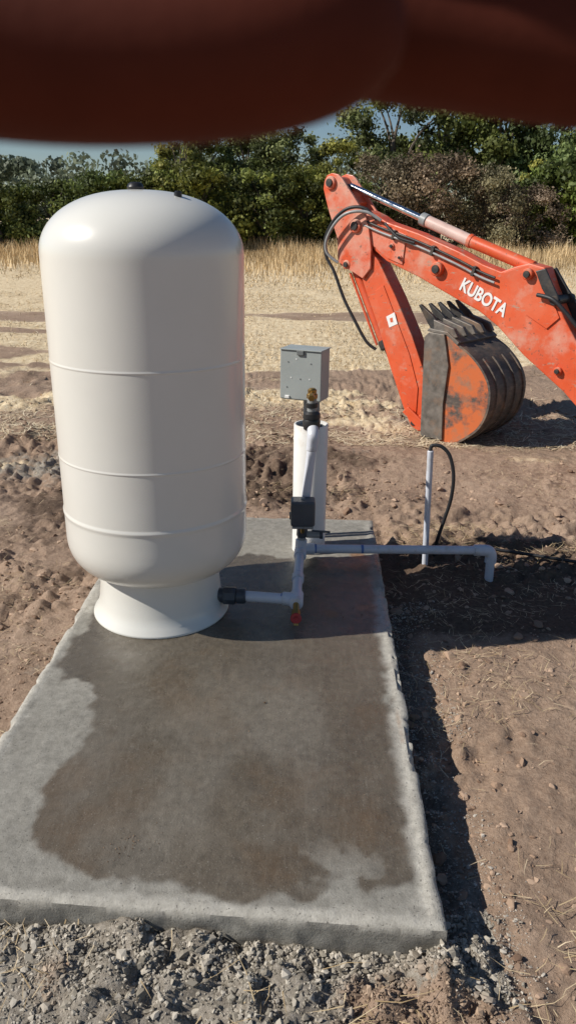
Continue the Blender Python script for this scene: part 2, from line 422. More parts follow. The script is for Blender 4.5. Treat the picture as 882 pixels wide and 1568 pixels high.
P=rej(6500,(.36,.95),(1.1,3.1),lambda x,y:sst(.30,.03,sdpoly(x,y,SL)+.26*(fbm(x*6,y*6,95,2)-.4)))
S=np.clip(rng.lognormal(-6.2,.5,len(P)),.0012,.009)
scatter('gravel',P,S,tone(len(P),(.28,.235,.185),(.56,.51,.44)))
P=rej(16000,(-2.6,3.0),(.95,6.8),lambda x,y:(.10+.90*sst(.45,.7,fbm(x*2,y*2,97,3)))*np.where((y<1.45)&(x<.5),.15,1))
S=np.clip(rng.lognormal(-5.5,.78,len(P)),.0015,.034)
scatter('soil_clods',P,S,tone(len(P),(.22,.14,.095),(.47,.335,.24)),sub=2,sink=.5,flat=.6,jit=.10)
P=np.concatenate([rng.normal((-.40,1.53),(.028,.022),(60,2)),rng.uniform((-.7,1.4),(.33,2.6),(90,2)),rng.normal((.25,2.8),(.10,.06),(60,2))]);n=len(P)
scatter('slab_crumbs',P,np.clip(rng.lognormal(-6.6,.5,n),.0008,.004),tone(n,(.10,.06,.035),(.34,.24,.16)),zc=.1)

# ------------------------------------------------------------------ straw & grass
def blades(name,P,H,Wd,C,lean=.35,flat=False,zoff=0):
    n=len(P);a=rng.uniform(0,2*np.pi,n);b=rng.uniform(0,2*np.pi,n)
    z=gheight(P[:,0],P[:,1])+zoff
    base=np.stack([P[:,0],P[:,1],z],1)
    wv=np.stack([np.cos(a),np.sin(a),np.zeros(n)],1)*Wd[:,None]*.5
    if flat:
        d=np.stack([np.cos(a+np.pi/2),np.sin(a+np.pi/2),rng.uniform(-.02,.22,n)],1)*H[:,None]
        base[:,2]+=.004
        mid=base+d*.5+np.stack([np.cos(a),np.sin(a),np.zeros(n)],1)*(H*rng.normal(0,.08,n))[:,None]
    else:
        L=np.abs(rng.normal(0,lean,n))
        d=np.stack([np.cos(b)*L,np.sin(b)*L,np.ones(n)],1)*H[:,None];mid=base+d*.55*np.array([.7,.7,1])
    V=np.stack([base-wv,base+wv,mid+wv*.8,mid-wv*.8,base+d],1).reshape(-1,3)
    k=np.arange(n)[:,None]*5
    F=[tuple(r) for r in (np.array([[0,1,2,3]])+k).tolist()]+[tuple(r) for r in (np.array([[3,2,4]])+k).tolist()]
    o=mesh_obj(name,V,F,M_straw,smooth=False);setcol(o.data,np.repeat(C,5,0));return o
def fan(n,y0,y1,pw=1.0):
    y=y0+(y1-y0)*rng.random(n)**pw;x=rng.uniform(-1,1,n)*(y*.42+2.2);return np.stack([x,y],1)
def keep(P,lo=.42,hi=.62):
    return P[rng.random(len(P))<(1-.92*sst(.53,.63,fbm(P[:,0]*.16+2,P[:,1]*.75,43,3)))*(.15+.85*sst(lo,hi,fbm(P[:,0]*1.3,P[:,1]*1.3,105,3)))]
P=fan(60000,6.2,24,1.5);P=P[rng.random(len(P))<sst(5.8,8.5,P[:,1])];P=keep(P);n=len(P)
blades('stubble',P,rng.uniform(.01,.04,n)*(1+P[:,1]*.01),.003+P[:,1]*.0006,tone(n,(.42,.31,.17),(.84,.69,.45)),1.2)
P=fan(65000,5.5,26,1.5);P=keep(P,.38,.55);n=len(P)
blades('cut_hay',P,rng.uniform(.05,.16,n),.003+P[:,1]*.0006,tone(n,(.50,.37,.22),(.90,.79,.57)),flat=True)
P=rej(5200,(-2.6,3.0),(1.0,6.5),lambda x,y:.06+.94*sst(.55,.72,fbm(x*1.3+7,y*1.3,99,3)));n=len(P)
blades('straw_litter',P,rng.uniform(.02,.085,n),rng.uniform(.0012,.0028,n),tone(n,(.38,.27,.14),(.78,.63,.42)),flat=True,zoff=.006)
P=np.concatenate([rng.normal((.78,1.30),(.07,.12),(190,2)),rng.normal((.85,3.83),(.25,.08),(420,2)),rng.normal((1.35,3.6),(.25,.06),(200,2)),rng.normal((.1,4.5),(.25,.12),(200,2)),rng.normal((-.95,2.0),(.05,.05),(60,2)),rng.normal((-1.35,3.0),(.2,.3),(100,2)),rng.normal((.3,1.1),(.2,.06),(90,2))])
P=P[sdpoly(P[:,0],P[:,1],SL)>.01];n=len(P)
blades('straw_tuft',P,rng.uniform(.03,.12,n),rng.uniform(.0012,.003,n),tone(n,(.40,.28,.14),(.75,.60,.38)),flat=True,zoff=.008)
P=np.stack([rng.uniform(-32,36,150000),17+30*rng.random(150000)**.85],1)
P=P[rng.random(len(P))<sst(17,29,P[:,1]+7*(fbm(P[:,0]*.25,P[:,1]*.25,101,3)-.5)+.06*P[:,0])];n=len(P)
clump=fbm(P[:,0]*.6,P[:,1]*.6,103,3)
C=tone(n,(.38,.27,.14),(.70,.54,.32))*(.75+.5*sst(.3,.7,clump)[:,None])
blades('tall_dry_grass',P,rng.uniform(.25,.7,n)*(.4+.9*sst(.25,.75,clump))*(.12+.90*sst(18,33,P[:,1])),rng.uniform(.012,.028,n),C,.35)

# ------------------------------------------------------------------ trees
def make_tree(name,h,rad,leafs,tA,tB,seed,trunk=.25,nl=7000,ls=.16,low=.15):
    r=np.random.default_rng(seed)
    TV=[];TF=[]
    def add(P,rr,n=8):
        v,f=tube_vf(P,rr,n,len(TV));TV.extend(v);TF.extend(f)
    top=Vector((r.normal(0,.15),r.normal(0,.15),h*.8))
    P=smoothpath([(0,0,-.2),(r.normal(0,.1),r.normal(0,.1),h*.25),(r.normal(0,.15),r.normal(0,.2),h*.5),tuple(top)],5)
    add(P,[trunk*(1-.85*i/(len(P)-1)) for i in range(len(P))])
    cl=[]
    nb=leafs
    for i in range(nb):
        z=h*r.uniform(low,.93);t=(z/h-low)/(1-low)
        wr=rad*(.55+.45*math.sin(math.pi*min(1,max(.0,t*.85+.12))))*(1-max(0,t-.65)*1.3)
        a=r.uniform(0,2*np.pi);d=wr*math.sqrt(r.uniform(.12,1));c=(d*math.cos(a),d*math.sin(a)*.8,z)
        cl.append((c,r.uniform(.28,.62)*rad*.42,r.uniform(.42,1.50)))
        if i%3==0:
            z0=min(z*.75,h*.6);P=smoothpath([(0,0,z0*.7),(c[0]*.45,c[1]*.45,z0+(z-z0)*.35),c],4)
            add(P,[trunk*.38*(1-.85*k/(len(P)-1)) for k in range(len(P))],6)
    per=nl//nb
    Vs=[];Cs=[]
    for c,s,b in cl:
        m=max(20,int(per*(s/(rad*.2))**1.5))
        p=r.normal(size=(m,3));p/=np.linalg.norm(p,axis=1)[:,None];rr=r.random((m,1))**.45
        p=p*rr*s*np.array([1.15,1.15,.8])*(1+.25*r.normal(size=(m,1)))
        nrm=p/np.linalg.norm(p,axis=1)[:,None]
        p=p+np.array(c)
        p[:,2]=np.maximum(p[:,2],.05)
        q=nrm+r.normal(size=(m,3))*.55;q/=np.linalg.norm(q,axis=1)[:,None]
        u=np.cross(q,r.normal(size=(m,3)));u/=np.linalg.norm(u,axis=1)[:,None];w=np.cross(q,u)
        L=ls*r.uniform(.5,1.2,(m,1))
        qq=np.stack([p-u*L*.5,p+w*L*.35,p+u*L*.5,p-w*L*.35],1);Vs.append(qq.reshape(-1,3))
        t=np.clip(r.random((m,1))*.6+.4*(b-.45)/.9,0,1);cc=(np.array(tA)*(1-t)+np.array(tB)*t)*b*(.5+.5*rr)  # inner leaves coloured darker, shade inside each clump painted in
        Cs.append(np.repeat(cc,4,0))
    LV=np.concatenate(Vs);LC=np.concatenate(Cs);nt=len(TV)
    LF=(np.arange(len(LV)).reshape(-1,4)+nt).tolist()
    me=bpy.data.meshes.new(name);me.from_pydata(TV+LV.tolist(),[],[tuple(f) for f in TF]+LF);me.update()
    me.materials.append(M_leaf);me.materials.append(M_bark)
    me.polygons.foreach_set('material_index',[1]*len(TF)+[0]*len(LF))
    setcol(me,np.concatenate([np.full((nt,3),.1),LC]));return me
k_=1.65
def sc(c): return tuple(tuple(q*k_ for q in a) for a in c)
G1=sc(((.060,.078,.020),(.17,.19,.050)));G2=sc(((.055,.070,.024),(.145,.160,.058)));YG=sc(((.095,.11,.025),(.24,.225,.055)));BR=sc(((.10,.080,.055),(.20,.16,.115)));DG=sc(((.042,.058,.022),(.12,.14,.045)))
T={}
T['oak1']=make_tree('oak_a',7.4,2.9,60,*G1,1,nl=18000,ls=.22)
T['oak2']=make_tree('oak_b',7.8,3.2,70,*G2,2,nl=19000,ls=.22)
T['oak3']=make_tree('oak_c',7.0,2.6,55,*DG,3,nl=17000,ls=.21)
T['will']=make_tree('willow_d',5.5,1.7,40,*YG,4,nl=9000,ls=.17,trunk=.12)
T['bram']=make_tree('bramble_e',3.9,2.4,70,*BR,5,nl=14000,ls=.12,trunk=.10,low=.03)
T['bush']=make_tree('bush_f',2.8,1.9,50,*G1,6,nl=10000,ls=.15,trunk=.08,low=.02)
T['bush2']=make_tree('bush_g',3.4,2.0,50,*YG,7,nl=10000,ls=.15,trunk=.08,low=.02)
def put(kind,name,x_,y_,s=1,tint=(1,1,1)):
    o=bpy.data.objects.new(name,T[kind]);o.location=(x_,y_,0);o.scale=(s*random.uniform(.95,1.1),s,s)
    o.rotation_euler=(0,0,random.uniform(0,6.28));o.color=tuple(tint)+(1,);link(o);return o
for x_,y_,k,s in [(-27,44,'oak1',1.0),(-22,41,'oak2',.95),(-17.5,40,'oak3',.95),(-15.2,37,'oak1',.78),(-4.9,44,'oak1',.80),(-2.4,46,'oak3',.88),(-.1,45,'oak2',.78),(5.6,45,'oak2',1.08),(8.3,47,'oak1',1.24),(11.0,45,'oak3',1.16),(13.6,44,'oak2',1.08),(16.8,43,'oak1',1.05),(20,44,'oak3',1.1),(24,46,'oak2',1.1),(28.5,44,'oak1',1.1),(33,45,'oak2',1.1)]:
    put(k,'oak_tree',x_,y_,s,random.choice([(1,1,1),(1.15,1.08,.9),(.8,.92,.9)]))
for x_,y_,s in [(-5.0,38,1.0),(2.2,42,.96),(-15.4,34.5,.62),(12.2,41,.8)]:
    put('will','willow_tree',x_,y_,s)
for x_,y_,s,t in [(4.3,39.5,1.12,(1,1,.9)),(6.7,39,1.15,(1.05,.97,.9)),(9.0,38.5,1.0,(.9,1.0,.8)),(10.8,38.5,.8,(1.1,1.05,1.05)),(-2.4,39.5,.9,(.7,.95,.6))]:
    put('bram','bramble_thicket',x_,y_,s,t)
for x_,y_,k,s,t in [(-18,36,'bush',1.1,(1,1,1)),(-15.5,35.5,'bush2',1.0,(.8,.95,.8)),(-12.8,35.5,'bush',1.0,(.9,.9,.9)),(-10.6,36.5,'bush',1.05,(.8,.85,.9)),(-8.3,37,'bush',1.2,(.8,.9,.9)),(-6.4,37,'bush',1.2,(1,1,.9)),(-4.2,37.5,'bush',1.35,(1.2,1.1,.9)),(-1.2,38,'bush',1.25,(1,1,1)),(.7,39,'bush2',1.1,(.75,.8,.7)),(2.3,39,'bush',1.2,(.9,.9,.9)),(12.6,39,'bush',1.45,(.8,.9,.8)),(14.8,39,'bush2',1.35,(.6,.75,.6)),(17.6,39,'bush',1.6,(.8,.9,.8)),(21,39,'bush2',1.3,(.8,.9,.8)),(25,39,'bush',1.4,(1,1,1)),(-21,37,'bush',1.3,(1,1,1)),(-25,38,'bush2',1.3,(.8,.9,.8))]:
    put(k,'shrub',x_,y_,s,t)
Vs=[];Cs=[];r=np.random.default_rng(55)
for i in range(420):
    xx=r.uniform(-70,75);yy=r.uniform(84,100);top=7.3+2.8*float(fbm(np.array(xx*.13),np.array(3.3),111,3))
    zz=r.uniform(.5,top-1.4);s=r.uniform(1.2,2.3);m=210
    p=r.normal(size=(m,3));p/=np.linalg.norm(p,axis=1)[:,None];rr=r.random((m,1))**.4;p=p*rr*s*np.array([1.2,1.1,.75])
    nrm=p/np.linalg.norm(p,axis=1)[:,None];p=p+np.array([xx,yy,zz])
    p[:,2]=np.maximum(p[:,2],.1)
    q=nrm+r.normal(size=(m,3))*.5;q/=np.linalg.norm(q,axis=1)[:,None]
    u=np.cross(q,r.normal(size=(m,3)));u/=np.linalg.norm(u,axis=1)[:,None];w=np.cross(q,u)
    L=.55*r.uniform(.5,1.2,(m,1));Vs.append(np.stack([p-u*L*.5,p+w*L*.4,p+u*L*.5,p-w*L*.4],1).reshape(-1,3))
    Cs.append(np.repeat(np.array([.21,.25,.17])*r.uniform(.6,1.25)*(.55+.45*rr),4,0))  # paler leaf colour paints in distance haze; inner leaves darkened as shade
LV=np.concatenate(Vs)
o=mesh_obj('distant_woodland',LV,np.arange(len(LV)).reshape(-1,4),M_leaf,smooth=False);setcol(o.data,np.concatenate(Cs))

# ------------------------------------------------------------------ pressure tank
tank=empty('pressure_tank',(-.51,2.82,.1))
prof=[]
for k in range(9):
    a=math.pi/2*k/8; prof.append((.215+.132*math.sin(a),.345-.145*math.cos(a)))
def seam(z,w=.0035,h=.0016): return [(.347,z-.03),(.347,z-w*2.4),(.347,z-w*1.6),(.347+h,z-w),(.347+h*1.1,z),(.347,z+w*.9),(.347,z+w*1.8),(.347,z+.03)]
prof+=[(.347,.38),(.347,.425),(.3472,.440),(.3475,.448),(.3500,.454),(.3505,.461),(.347,.466),(.347,.472),(.347,.50),(.347,.56)]+seam(.676)+[(.347,.8),(.347,.9)]+seam(1.02)+[(.347,1.1),(.347,1.2),(.347,1.3),(.347,1.355),(.347,1.37)]
for k in range(1,21):
    a=math.pi/2*k/20; prof.append((.347*max(0,math.cos(a))**.86 if k<20 else 0,1.375+.200*math.sin(a)**1.02))
lathe('shell',prof,M_tank,tank,n=128,ang=70)
lathe('skirt',[(.270,.0),(.272,.004),(.270,.010),(.254,.030),(.243,.07),(.237,.13),(.236,.215)],M_tank,tank,n=128,ang=60)
lathe('skirt_weld',[(.232,.222),(.243,.214),(.2445,.208),(.240,.200),(.232,.196)],M_tank,tank,n=96,ang=80)
lathe('lifting_cap',[(.026,0),(.028,.012),(.023,.022),(.015,.027),(0,.028)],M_black,tank,(-.015,-.005,1.571),n=32)
lathe('air_valve_stem',[(.009,0),(.009,.03),(.013,.032),(.013,.045),(.008,.050),(0,.050)],M_black,tank,(.140,-.10,1.520),n=20)
lathe('valve_washer',[(.026,0),(.026,.004),(0,.005)],M_bluegrey,tank,(.155,-.11,1.525),n=24,rot=(R(16),R(22),0))

# ------------------------------------------------------------------ plumbing
pl=empty('water_pipe_manifold',(0,0,0))
rod('tank_flange',(-.285,2.785,.17),(-.245,2.783,.17),.030,M_bluegrey,pl)
rod('union_nut',(-.255,2.783,.17),(-.205,2.780,.17),.037,M_bluegrey,pl,n=8,prof=[(0,.034),(.1,.037),(.9,.037),(1,.034)])
rod('union_body',(-.205,2.780,.17),(-.165,2.778,.17),.031,M_bluegrey,pl)
rod('tank_pipe',(-.17,2.778,.17),(.01,2.755,.17),.0215,M_pvc,pl)
rod('tee_run_left',(-.018,2.760,.17),(.038,2.752,.17),.0275,M_pvc,pl)
rod('tee_run_back',(.036,2.715,.168),(.040,2.80,.17),.0275,M_pvc,pl)
rod('primer_band',(-.024,2.761,.17),(-.017,2.760,.17),.0225,M_blueprim,pl)
rod('return_pipe',(.038,2.79,.17),(.056,3.22,.155),.0205,M_pvc,pl)
rod('coupling',(.044,2.93,.166),(.046,2.985,.164),.0255,M_pvc,pl)
rod('primer_band_b',(.0462,2.985,.164),(.0465,2.995,.164),.0215,M_blueprim,pl)
rod('drain_nipple',(.036,2.72,.168),(.036,2.675,.150),.012,M_brass,pl,n=16)
rod('drain_body',(.036,2.69,.156),(.036,2.655,.135),.017,M_brass,pl,n=6)
lathe('drain_handwheel',[(.006,0),(.019,.002),(.022,.006),(.019,.010),(.008,.009),(.006,.016),(0,.016)],M_red,pl,(.036,2.655,.140),n=14,rot=(R(70),0,0))
rod('drain_spout',(.036,2.66,.140),(.036,2.645,.112),.010,M_brass,pl,n=14)
rod('corner_tee',(.057,3.20,.156),(.060,3.29,.154),.028,M_pvc,pl)
rod('riser_socket',(.060,3.265,.150),(.063,3.265,.215),.0265,M_pvc,pl)
rod('riser_lower',(.063,3.265,.21),(.072,3.272,.33),.0195,M_greypipe,pl)
rod('check_valve',(.064,3.265,.225),(.068,3.268,.285),.025,M_bluegrey,pl,n=8,prof=[(0,.020),(.15,.025),(.85,.025),(1,.020)])
rod('riser_upper',(.071,3.272,.32),(.104,3.305,.665),.0205,M_pvc,pl)
rod('riser_coupling',(.1005,3.3015,.625),(.104,3.305,.665),.0245,M_pvc,pl)
tube('riser_elbow',[(.103,3.304,.650),(.106,3.308,.690),(.106,3.335,.712),(.104,3.37,.712)],.0255,M_pvc,pl,n=20)
rod('field_pipe',(.085,3.285,.158),(.905,3.318,.146),.0205,M_pvc,pl)
rod('field_tee',(.060,3.283,.156),(.125,3.287,.158),.0275,M_pvc,pl)
rod('primer_band_c',(.125,3.287,.158),(.134,3.287,.158),.0218,M_blueprim,pl)
rod('primer_dot',(.34,3.295,.1555),(.352,3.2955,.1555),.0212,M_blueprim,pl)
rod('elbow_socket',(.870,3.316,.147),(.925,3.319,.146),.0270,M_pvc,pl)
tube('elbow_bend',[(.915,3.318,.146),(.940,3.319,.142),(.953,3.320,.120),(.954,3.320,.085)],.0270,M_pvc,pl,n=20)
rod('down_pipe',(.954,3.320,.10),(.956,3.320,-.06),.0205,M_pvc,pl)
rod('ball_valve',(.085,3.262,.24),(.155,3.262,.238),.016,M_greypipe,pl,n=16)
rod('ball_valve_end',(.145,3.262,.238),(.160,3.262,.238),.020,M_bluegrey,pl,n=8)
box('valve_lever',(.150,3.245,.262),(.085,.012,.008),M_bluegrey,pl,rot=(0,R(4),0))
M_switch=simple('switch_cover_grey',(.075,.085,.10),.4)
ps=empty('pressure_switch',(.066,3.225,.365))
box('cover',(0,0,0),(.108,.085,.118),M_switch,ps,b=.010)
box('base_plate',(0,0,-.064),(.094,.078,.012),M_greypipe,ps)
lathe('cover_nut',[(.009,0),(.009,.007),(.004,.010),(0,.010)],M_greypipe,ps,(0,0,.058),n=6)
rod('nipple',(.0,.02,-.11),(.0,.01,-.066),.009,M_brass,ps)
box('knockout_left',(-.056,0,-.02),(.008,.03,.03),M_boxd,ps,b=.004)

wc=empty('well_casing',(.100,3.42,.1))
lathe('casing_pipe',[(.0775,-.05),(.078,.0),(.078,.615),(.0765,.618),(.070,.618),(.069,.55),(.068,.45)],M_pvcc,wc,n=64)
lathe('well_seal',[(.069,.585),(.069,.603),(.050,.608),(.045,.610),(0,.610)],M_black,wc,n=48)
lathe('seal_bolt',[(.007,.610),(.007,.620),(0,.621)],M_greypipe,wc,(.045,-.02,0),n=6)
lathe('drop_union',[(.030,.605),(.038,.610),(.040,.645),(.036,.655),(.040,.660),(.038,.680),(.028,.690)],M_black,wc,(0,-.055,0),n=32)
lathe('riser_stub',[(.021,.66),(.021,.75)],M_greypipe,wc,(0,-.055,0),n=24)
lathe('stub_rings',[(.021,.705),(.026,.708),(.026,.725),(.021,.728)],M_black,wc,(0,-.055,0),n=24)
lathe('brass_tee',[(.018,.745),(.024,.748),(.024,.765),(.019,.770),(.020,.785),(.012,.792),(0,.793)],M_brass,wc,(0,-.055,0),n=8)
rod('brass_outlet',(.0,-.06,.772),(-.004,-.115,.764),.011,M_brass,wc,n=12)
rod('brass_hex',(-.003,-.10,.766),(-.005,-.125,.762),.016,M_brass,wc,n=6)

eb=empty('electrical_disconnect_box',(.052,3.50,.920),(0,0,R(-22)))
box('enclosure',(0,.055,0),(.192,.115,.228),M_box,eb,b=.004)
box('cover_door',(0,-.004,.002),(.198,.010,.222),M_box,eb,b=.003)
box('top_flange',(0,.05,.1165),(.200,.13,.005),M_box,eb,b=.001)
box('hasp',(.0,-.012,.105),(.034,.012,.022),M_boxd,eb)
box('bottom_hasp',(-.062,-.011,-.100),(.022,.010,.014),M_wdecal,eb)
for i,(a,b_) in enumerate([(-.06,.06),(-.02,.075),(.05,.058),(-.045,-.01),(.0,-.014),(.045,-.012),(-.065,-.055),(.06,-.06)]):
    rod('screw_%d'%i,(a,-.0085,b_),(a,-.0105,b_),.0034,M_wdecal if i%2 else M_boxd,eb,n=12)
for i,xx in enumerate((-.005,.05)):
    rod('conduit_%d'%i,(xx,.085,-.96),(xx,.085,-.11),.0125,M_greypipe,eb)

cd=empty('pvc_stub_conduit',(0,0,0))
rod('conduit_pipe',(.672,3.44,-.06),(.654,3.44,.592),.0145,M_pvc,cd,prof=[(0,.0145),(.995,.0145),(1,.012)])
tube('cable',[(.656,3.44,.50),(.654,3.44,.60),(.668,3.438,.618),(.705,3.43,.612),(.742,3.42,.57),(.764,3.41,.48),(.762,3.41,.37),(.742,3.42,.26),(.722,3.44,.15),(.722,3.50,.04),(.78,3.56,.03),(.95,3.60,.035),(1.15,3.56,.03),(1.3,3.50,.03),(1.50,3.43,.03),(1.75,3.40,.03),(2.1,3.5,.03)],.0085,M_rubber,cd,n=10)

# ------------------------------------------------------------------ excavator arm
ex=empty('excavator_arm',(1.300,5.729,0),(0,0,R(-42)))
low=[(-1.02,1.45),(-.84,1.27),(-.665,1.02),(-.491,.738),(-.347,.455),(-.306,.17),(-.33,.05),(-.38,.015),(-.44,.03),(-.50,.12),(-.537,.19),(-.690,.50),(-.80,.75),(-.942,1.02),(-1.04,1.23),(-1.10,1.35)]
upp=[(-1.383,1.861),(-1.360,1.897),(-1.311,1.912),(-1.250,1.900),(-1.211,1.872),(-1.082,1.731),(-.968,1.604),(-.93,1.50),(-.90,1.36),(-.90,1.22),(-.97,1.14),(-1.06,1.18),(-1.195,1.229),(-1.225,1.27),(-1.237,1.432),(-1.340,1.650),(-1.395,1.80)]
prism('dipper_beam',low,.005,.155,M_or,ex,b=.008)
prism('dipper_head_plate',upp,-.022,.0,M_orf,ex,b=.004)
prism('dipper_head_plate_far',upp,.16,.18,M_orf,ex,b=.004)
prism('dipper_head_core',[(-1.30,1.72),(-1.22,1.82),(-1.09,1.70),(-1.15,1.52),(-1.2,1.45)],.0,.16,M_or,ex,b=.004)
prism('dipper_side_plate',[(-.86,1.05),(-.78,1.10),(-.50,.60),(-.40,.35),(-.40,.12),(-.46,.09),(-.62,.42)],-.003,.004,M_or,ex,b=.002)
bu=[(-1.103,1.560),(-.983,1.642),(-.88,1.605),(-.793,1.560),(-.494,1.483),(-.153,1.372),(.05,1.292),(.196,1.250),(.30,1.290),(.394,1.316),(.509,1.293),(.571,1.171),(.689,.978),(.901,.693),(1.241,.30)]
bl=[(1.15,.12),(.932,.345),(.750,.496),(.435,.701),(.213,.881),(.05,.975),(-.119,1.035),(-.468,1.175),(-.774,1.278),(-1.002,1.423),(-1.103,1.508)]
prism('boom',bu+bl,.012,.148,M_or,ex,b=.008)
prism('boom_pivot_plate',[(-1.09,1.54),(-.99,1.62),(-.80,1.54),(-.60,1.47),(-.62,1.26),(-.76,1.30),(-.99,1.44)],.002,.011,M_orf,ex,b=.002)
prism('boom_knuckle_plate',[(.22,1.245),(.39,1.305),(.50,1.285),(.55,1.17),(.66,.98),(.58,.90),(.42,.98),(.30,1.08)],.001,.011,M_or,ex,b=.002)
def boss(name,s,z,r,w=-.045,far=.2,m=M_or,pin=True):
    rod(name,(s,w,z),(s,far,z),r,m,ex,n=28)
    if pin:
        rod(name+'_pin',(s,w-.012,z),(s,w,z),r*.6,M_darksteel,ex,n=20)
boss('head_pin_boss',-1.314,1.841,.050,m=M_orf);boss('boom_pivot_boss',-1.052,1.528,.052,m=M_orf);boss('mid_boom_boss',-.304,1.244,.050,w=-.03)
boss('cylinder_anchor_boss',.410,1.247,.038,w=-.035);boss('lower_pin',-.40,.075,.036,w=-.03,far=.19);boss('bucket_cyl_top',-1.135,1.237,.035,w=-.03,m=M_orf)
boss('small_boss_a',-.72,1.39,.020,w=-.012,far=.05,m=M_orf);boss('small_boss_b',-.64,1.31,.016,w=-.012,far=.05,m=M_orf)
rod('cylinder_rod_eye',(-1.215,.02,1.80),(-1.215,.14,1.80),.036,M_darksteel,ex)
rod('dipper_cylinder_rod',(-1.20,.08,1.820),(-.50,.08,1.580),.023,M_chrome,ex)
rod('cylinder_gland',(-.525,.08,1.588),(-.47,.08,1.569),.047,M_greypipe,ex)
rod('cylinder_barrel_faded',(-.47,.08,1.569),(-.10,.08,1.442),.042,M_pink,ex)
rod('cylinder_barrel',(-.10,.08,1.442),(.40,.08,1.285),.043,M_or,ex)
rod('barrel_band',(-.115,.08,1.447),(-.085,.08,1.437),.048,M_or,ex)
for i,(dz,ww) in enumerate(((-.052,-.014),(-.085,-.018))):
    tube('hydraulic_line_%d'%i,[(-.98,ww,1.62+dz),(-.793,ww,1.563+dz),(-.494,ww,1.486+dz),(-.153,ww,1.375+dz),(.05,ww,1.297+dz),(.17,ww,1.262+dz)],.0085,M_greypipe if i else M_darksteel,ex,n=8)
for i,(s_,z_) in enumerate(((-.70,1.47),(-.35,1.37),(0.0,1.245))):
    box('line_clamp_%d'%i,(s_,-.010,z_),(.025,.035,.070),M_darksteel,ex,rot=(0,R(17),0))
tube('hose_a',[(-.86,-.02,1.575),(-.95,-.06,1.655),(-1.08,-.09,1.655),(-1.20,-.10,1.58),(-1.30,-.09,1.44),(-1.30,-.08,1.30),(-1.22,-.07,1.18),(-1.12,-.06,.98),(-1.02,-.05,.83),(-.90,-.03,.66),(-.82,.0,.60)],.013,M_rubber,ex,n=10)
tube('hose_b',[(-.82,-.02,1.57),(-.93,-.07,1.63),(-1.07,-.11,1.62),(-1.18,-.12,1.55),(-1.275,-.11,1.42),(-1.28,-.09,1.32),(-1.20,-.05,1.25)],.012,M_greypipe,ex,n=10)
tube('hose_c',[(-.78,-.02,1.55),(-.70,-.05,1.50),(-.62,-.05,1.45),(-.5,-.03,1.42)],.010,M_rubber,ex,n=8)
rod('bucket_cylinder_barrel',(-1.135,.08,1.237),(-.790,.08,.625),.040,M_or,ex)
rod('bucket_cylinder_line',(-1.13,.025,1.17),(-.83,.025,.63),.010,M_or,ex,n=10)
rod('bucket_cylinder_gland',(-.812,.08,.665),(-.775,.08,.60),.046,M_darksteel,ex)
rod('bucket_cylinder_rod',(-.790,.08,.625),(-.46,.08,.11),.020,M_darksteel,ex)
prism('bucket_link_near',[(-.50,.15),(-.45,.20),(-.28,.09),(-.27,.03),(-.33,.03)],-.05,-.03,M_or,ex)
prism('bucket_link_far',[(-.50,.15),(-.45,.20),(-.28,.09),(-.27,.03),(-.33,.03)],.19,.21,M_or,ex)
cu=bpy.data.curves.new('boom_lettering','FONT');cu.body='KUBOTA';cu.size=.118;cu.extrude=.0012;cu.offset=.0032;cu.align_x='CENTER';cu.align_y='CENTER'
lt=bpy.data.objects.new('boom_lettering',cu);cu.materials.append(M_wdecal);link(lt,ex)
al=math.atan2(.995-1.142,.240+.087)
lt.matrix_local=Matrix(((math.cos(al),-math.sin(al),0,.08),(0,0,-1,.0085),(math.sin(al),math.cos(al),0,1.068),(0,0,0,1)))@Matrix.Diagonal((.86,1.08,1,1))
prism('warning_decal',[(-.735,.865),(-.66,.905),(-.625,.82),(-.70,.785)],-.0055,-.0035,M_wdecal,ex,b=0)
prism('warning_decal_symbol',[(-.70,.855),(-.675,.865),(-.665,.83),(-.69,.825)],-.0065,-.0056,M_or,ex,b=0)
prism('knuckle_bracket',[(.44,1.24),(.52,1.29),(.62,1.16),(.72,1.05),(.86,.93),(.80,.86),(.66,.93),(.55,1.05)],.155,.185,M_darksteel,ex)
prism('knuckle_bracket_near',[(.46,1.27),(.53,1.29),(.60,1.18),(.66,1.09),(.60,1.06),(.52,1.16)],-.02,-.002,M_darksteel,ex)
rod('boom_cylinder_rod',(.60,.19,1.10),(.82,.19,.86),.022,M_chrome,ex)
rod('boom_cylinder_barrel',(.80,.19,.90),(1.32,.19,.40),.048,M_darksteel,ex)
boss('boom_cylinder_pin',.62,1.09,.032,w=-.03,far=.25,m=M_darksteel,pin=False)
tube('knuckle_hose',[(.50,-.03,1.12),(.62,-.05,1.10),(.72,-.04,1.02),(.84,-.01,.90),(1.0,.05,.80),(1.25,.08,.6)],.014,M_rubber,ex,n=8)
boss('lower_boom_boss',.70,.63,.028,w=-.015,far=.05)
prism('swing_post',[(1.10,.02),(1.10,.42),(1.20,.55),(1.42,.55),(1.5,.40),(1.5,.02)],-.09,.25,M_darksteel,ex,b=.012)
prism('machine_frame',[(1.48,.15),(1.48,.50),(1.9,.60),(2.2,.60),(2.2,.15)],-.30,.46,M_or,ex,b=.02)
prism('stabilizer_leg_near',[(1.50,.50),(1.62,.50),(1.60,.06),(1.68,.0),(1.42,.0),(1.50,.06)],-.42,-.30,M_or,ex,b=.01)
prism('stabilizer_leg_far',[(1.50,.50),(1.62,.50),(1.60,.06),(1.68,.0),(1.42,.0),(1.50,.06)],.46,.58,M_or,ex,b=.01)
bk=bpy.data.objects.new('bucket',None);link(bk,ex)
outer=[(-.225,.800),(-.121,.800),(-.016,.735),(.09,.675),(.184,.592),(.245,.505),(.271,.417),(.268,.31),(.241,.22),(.195,.145),(.132,.087),(.07,.04),(.002,.006),(-.10,.004),(-.262,.026)]
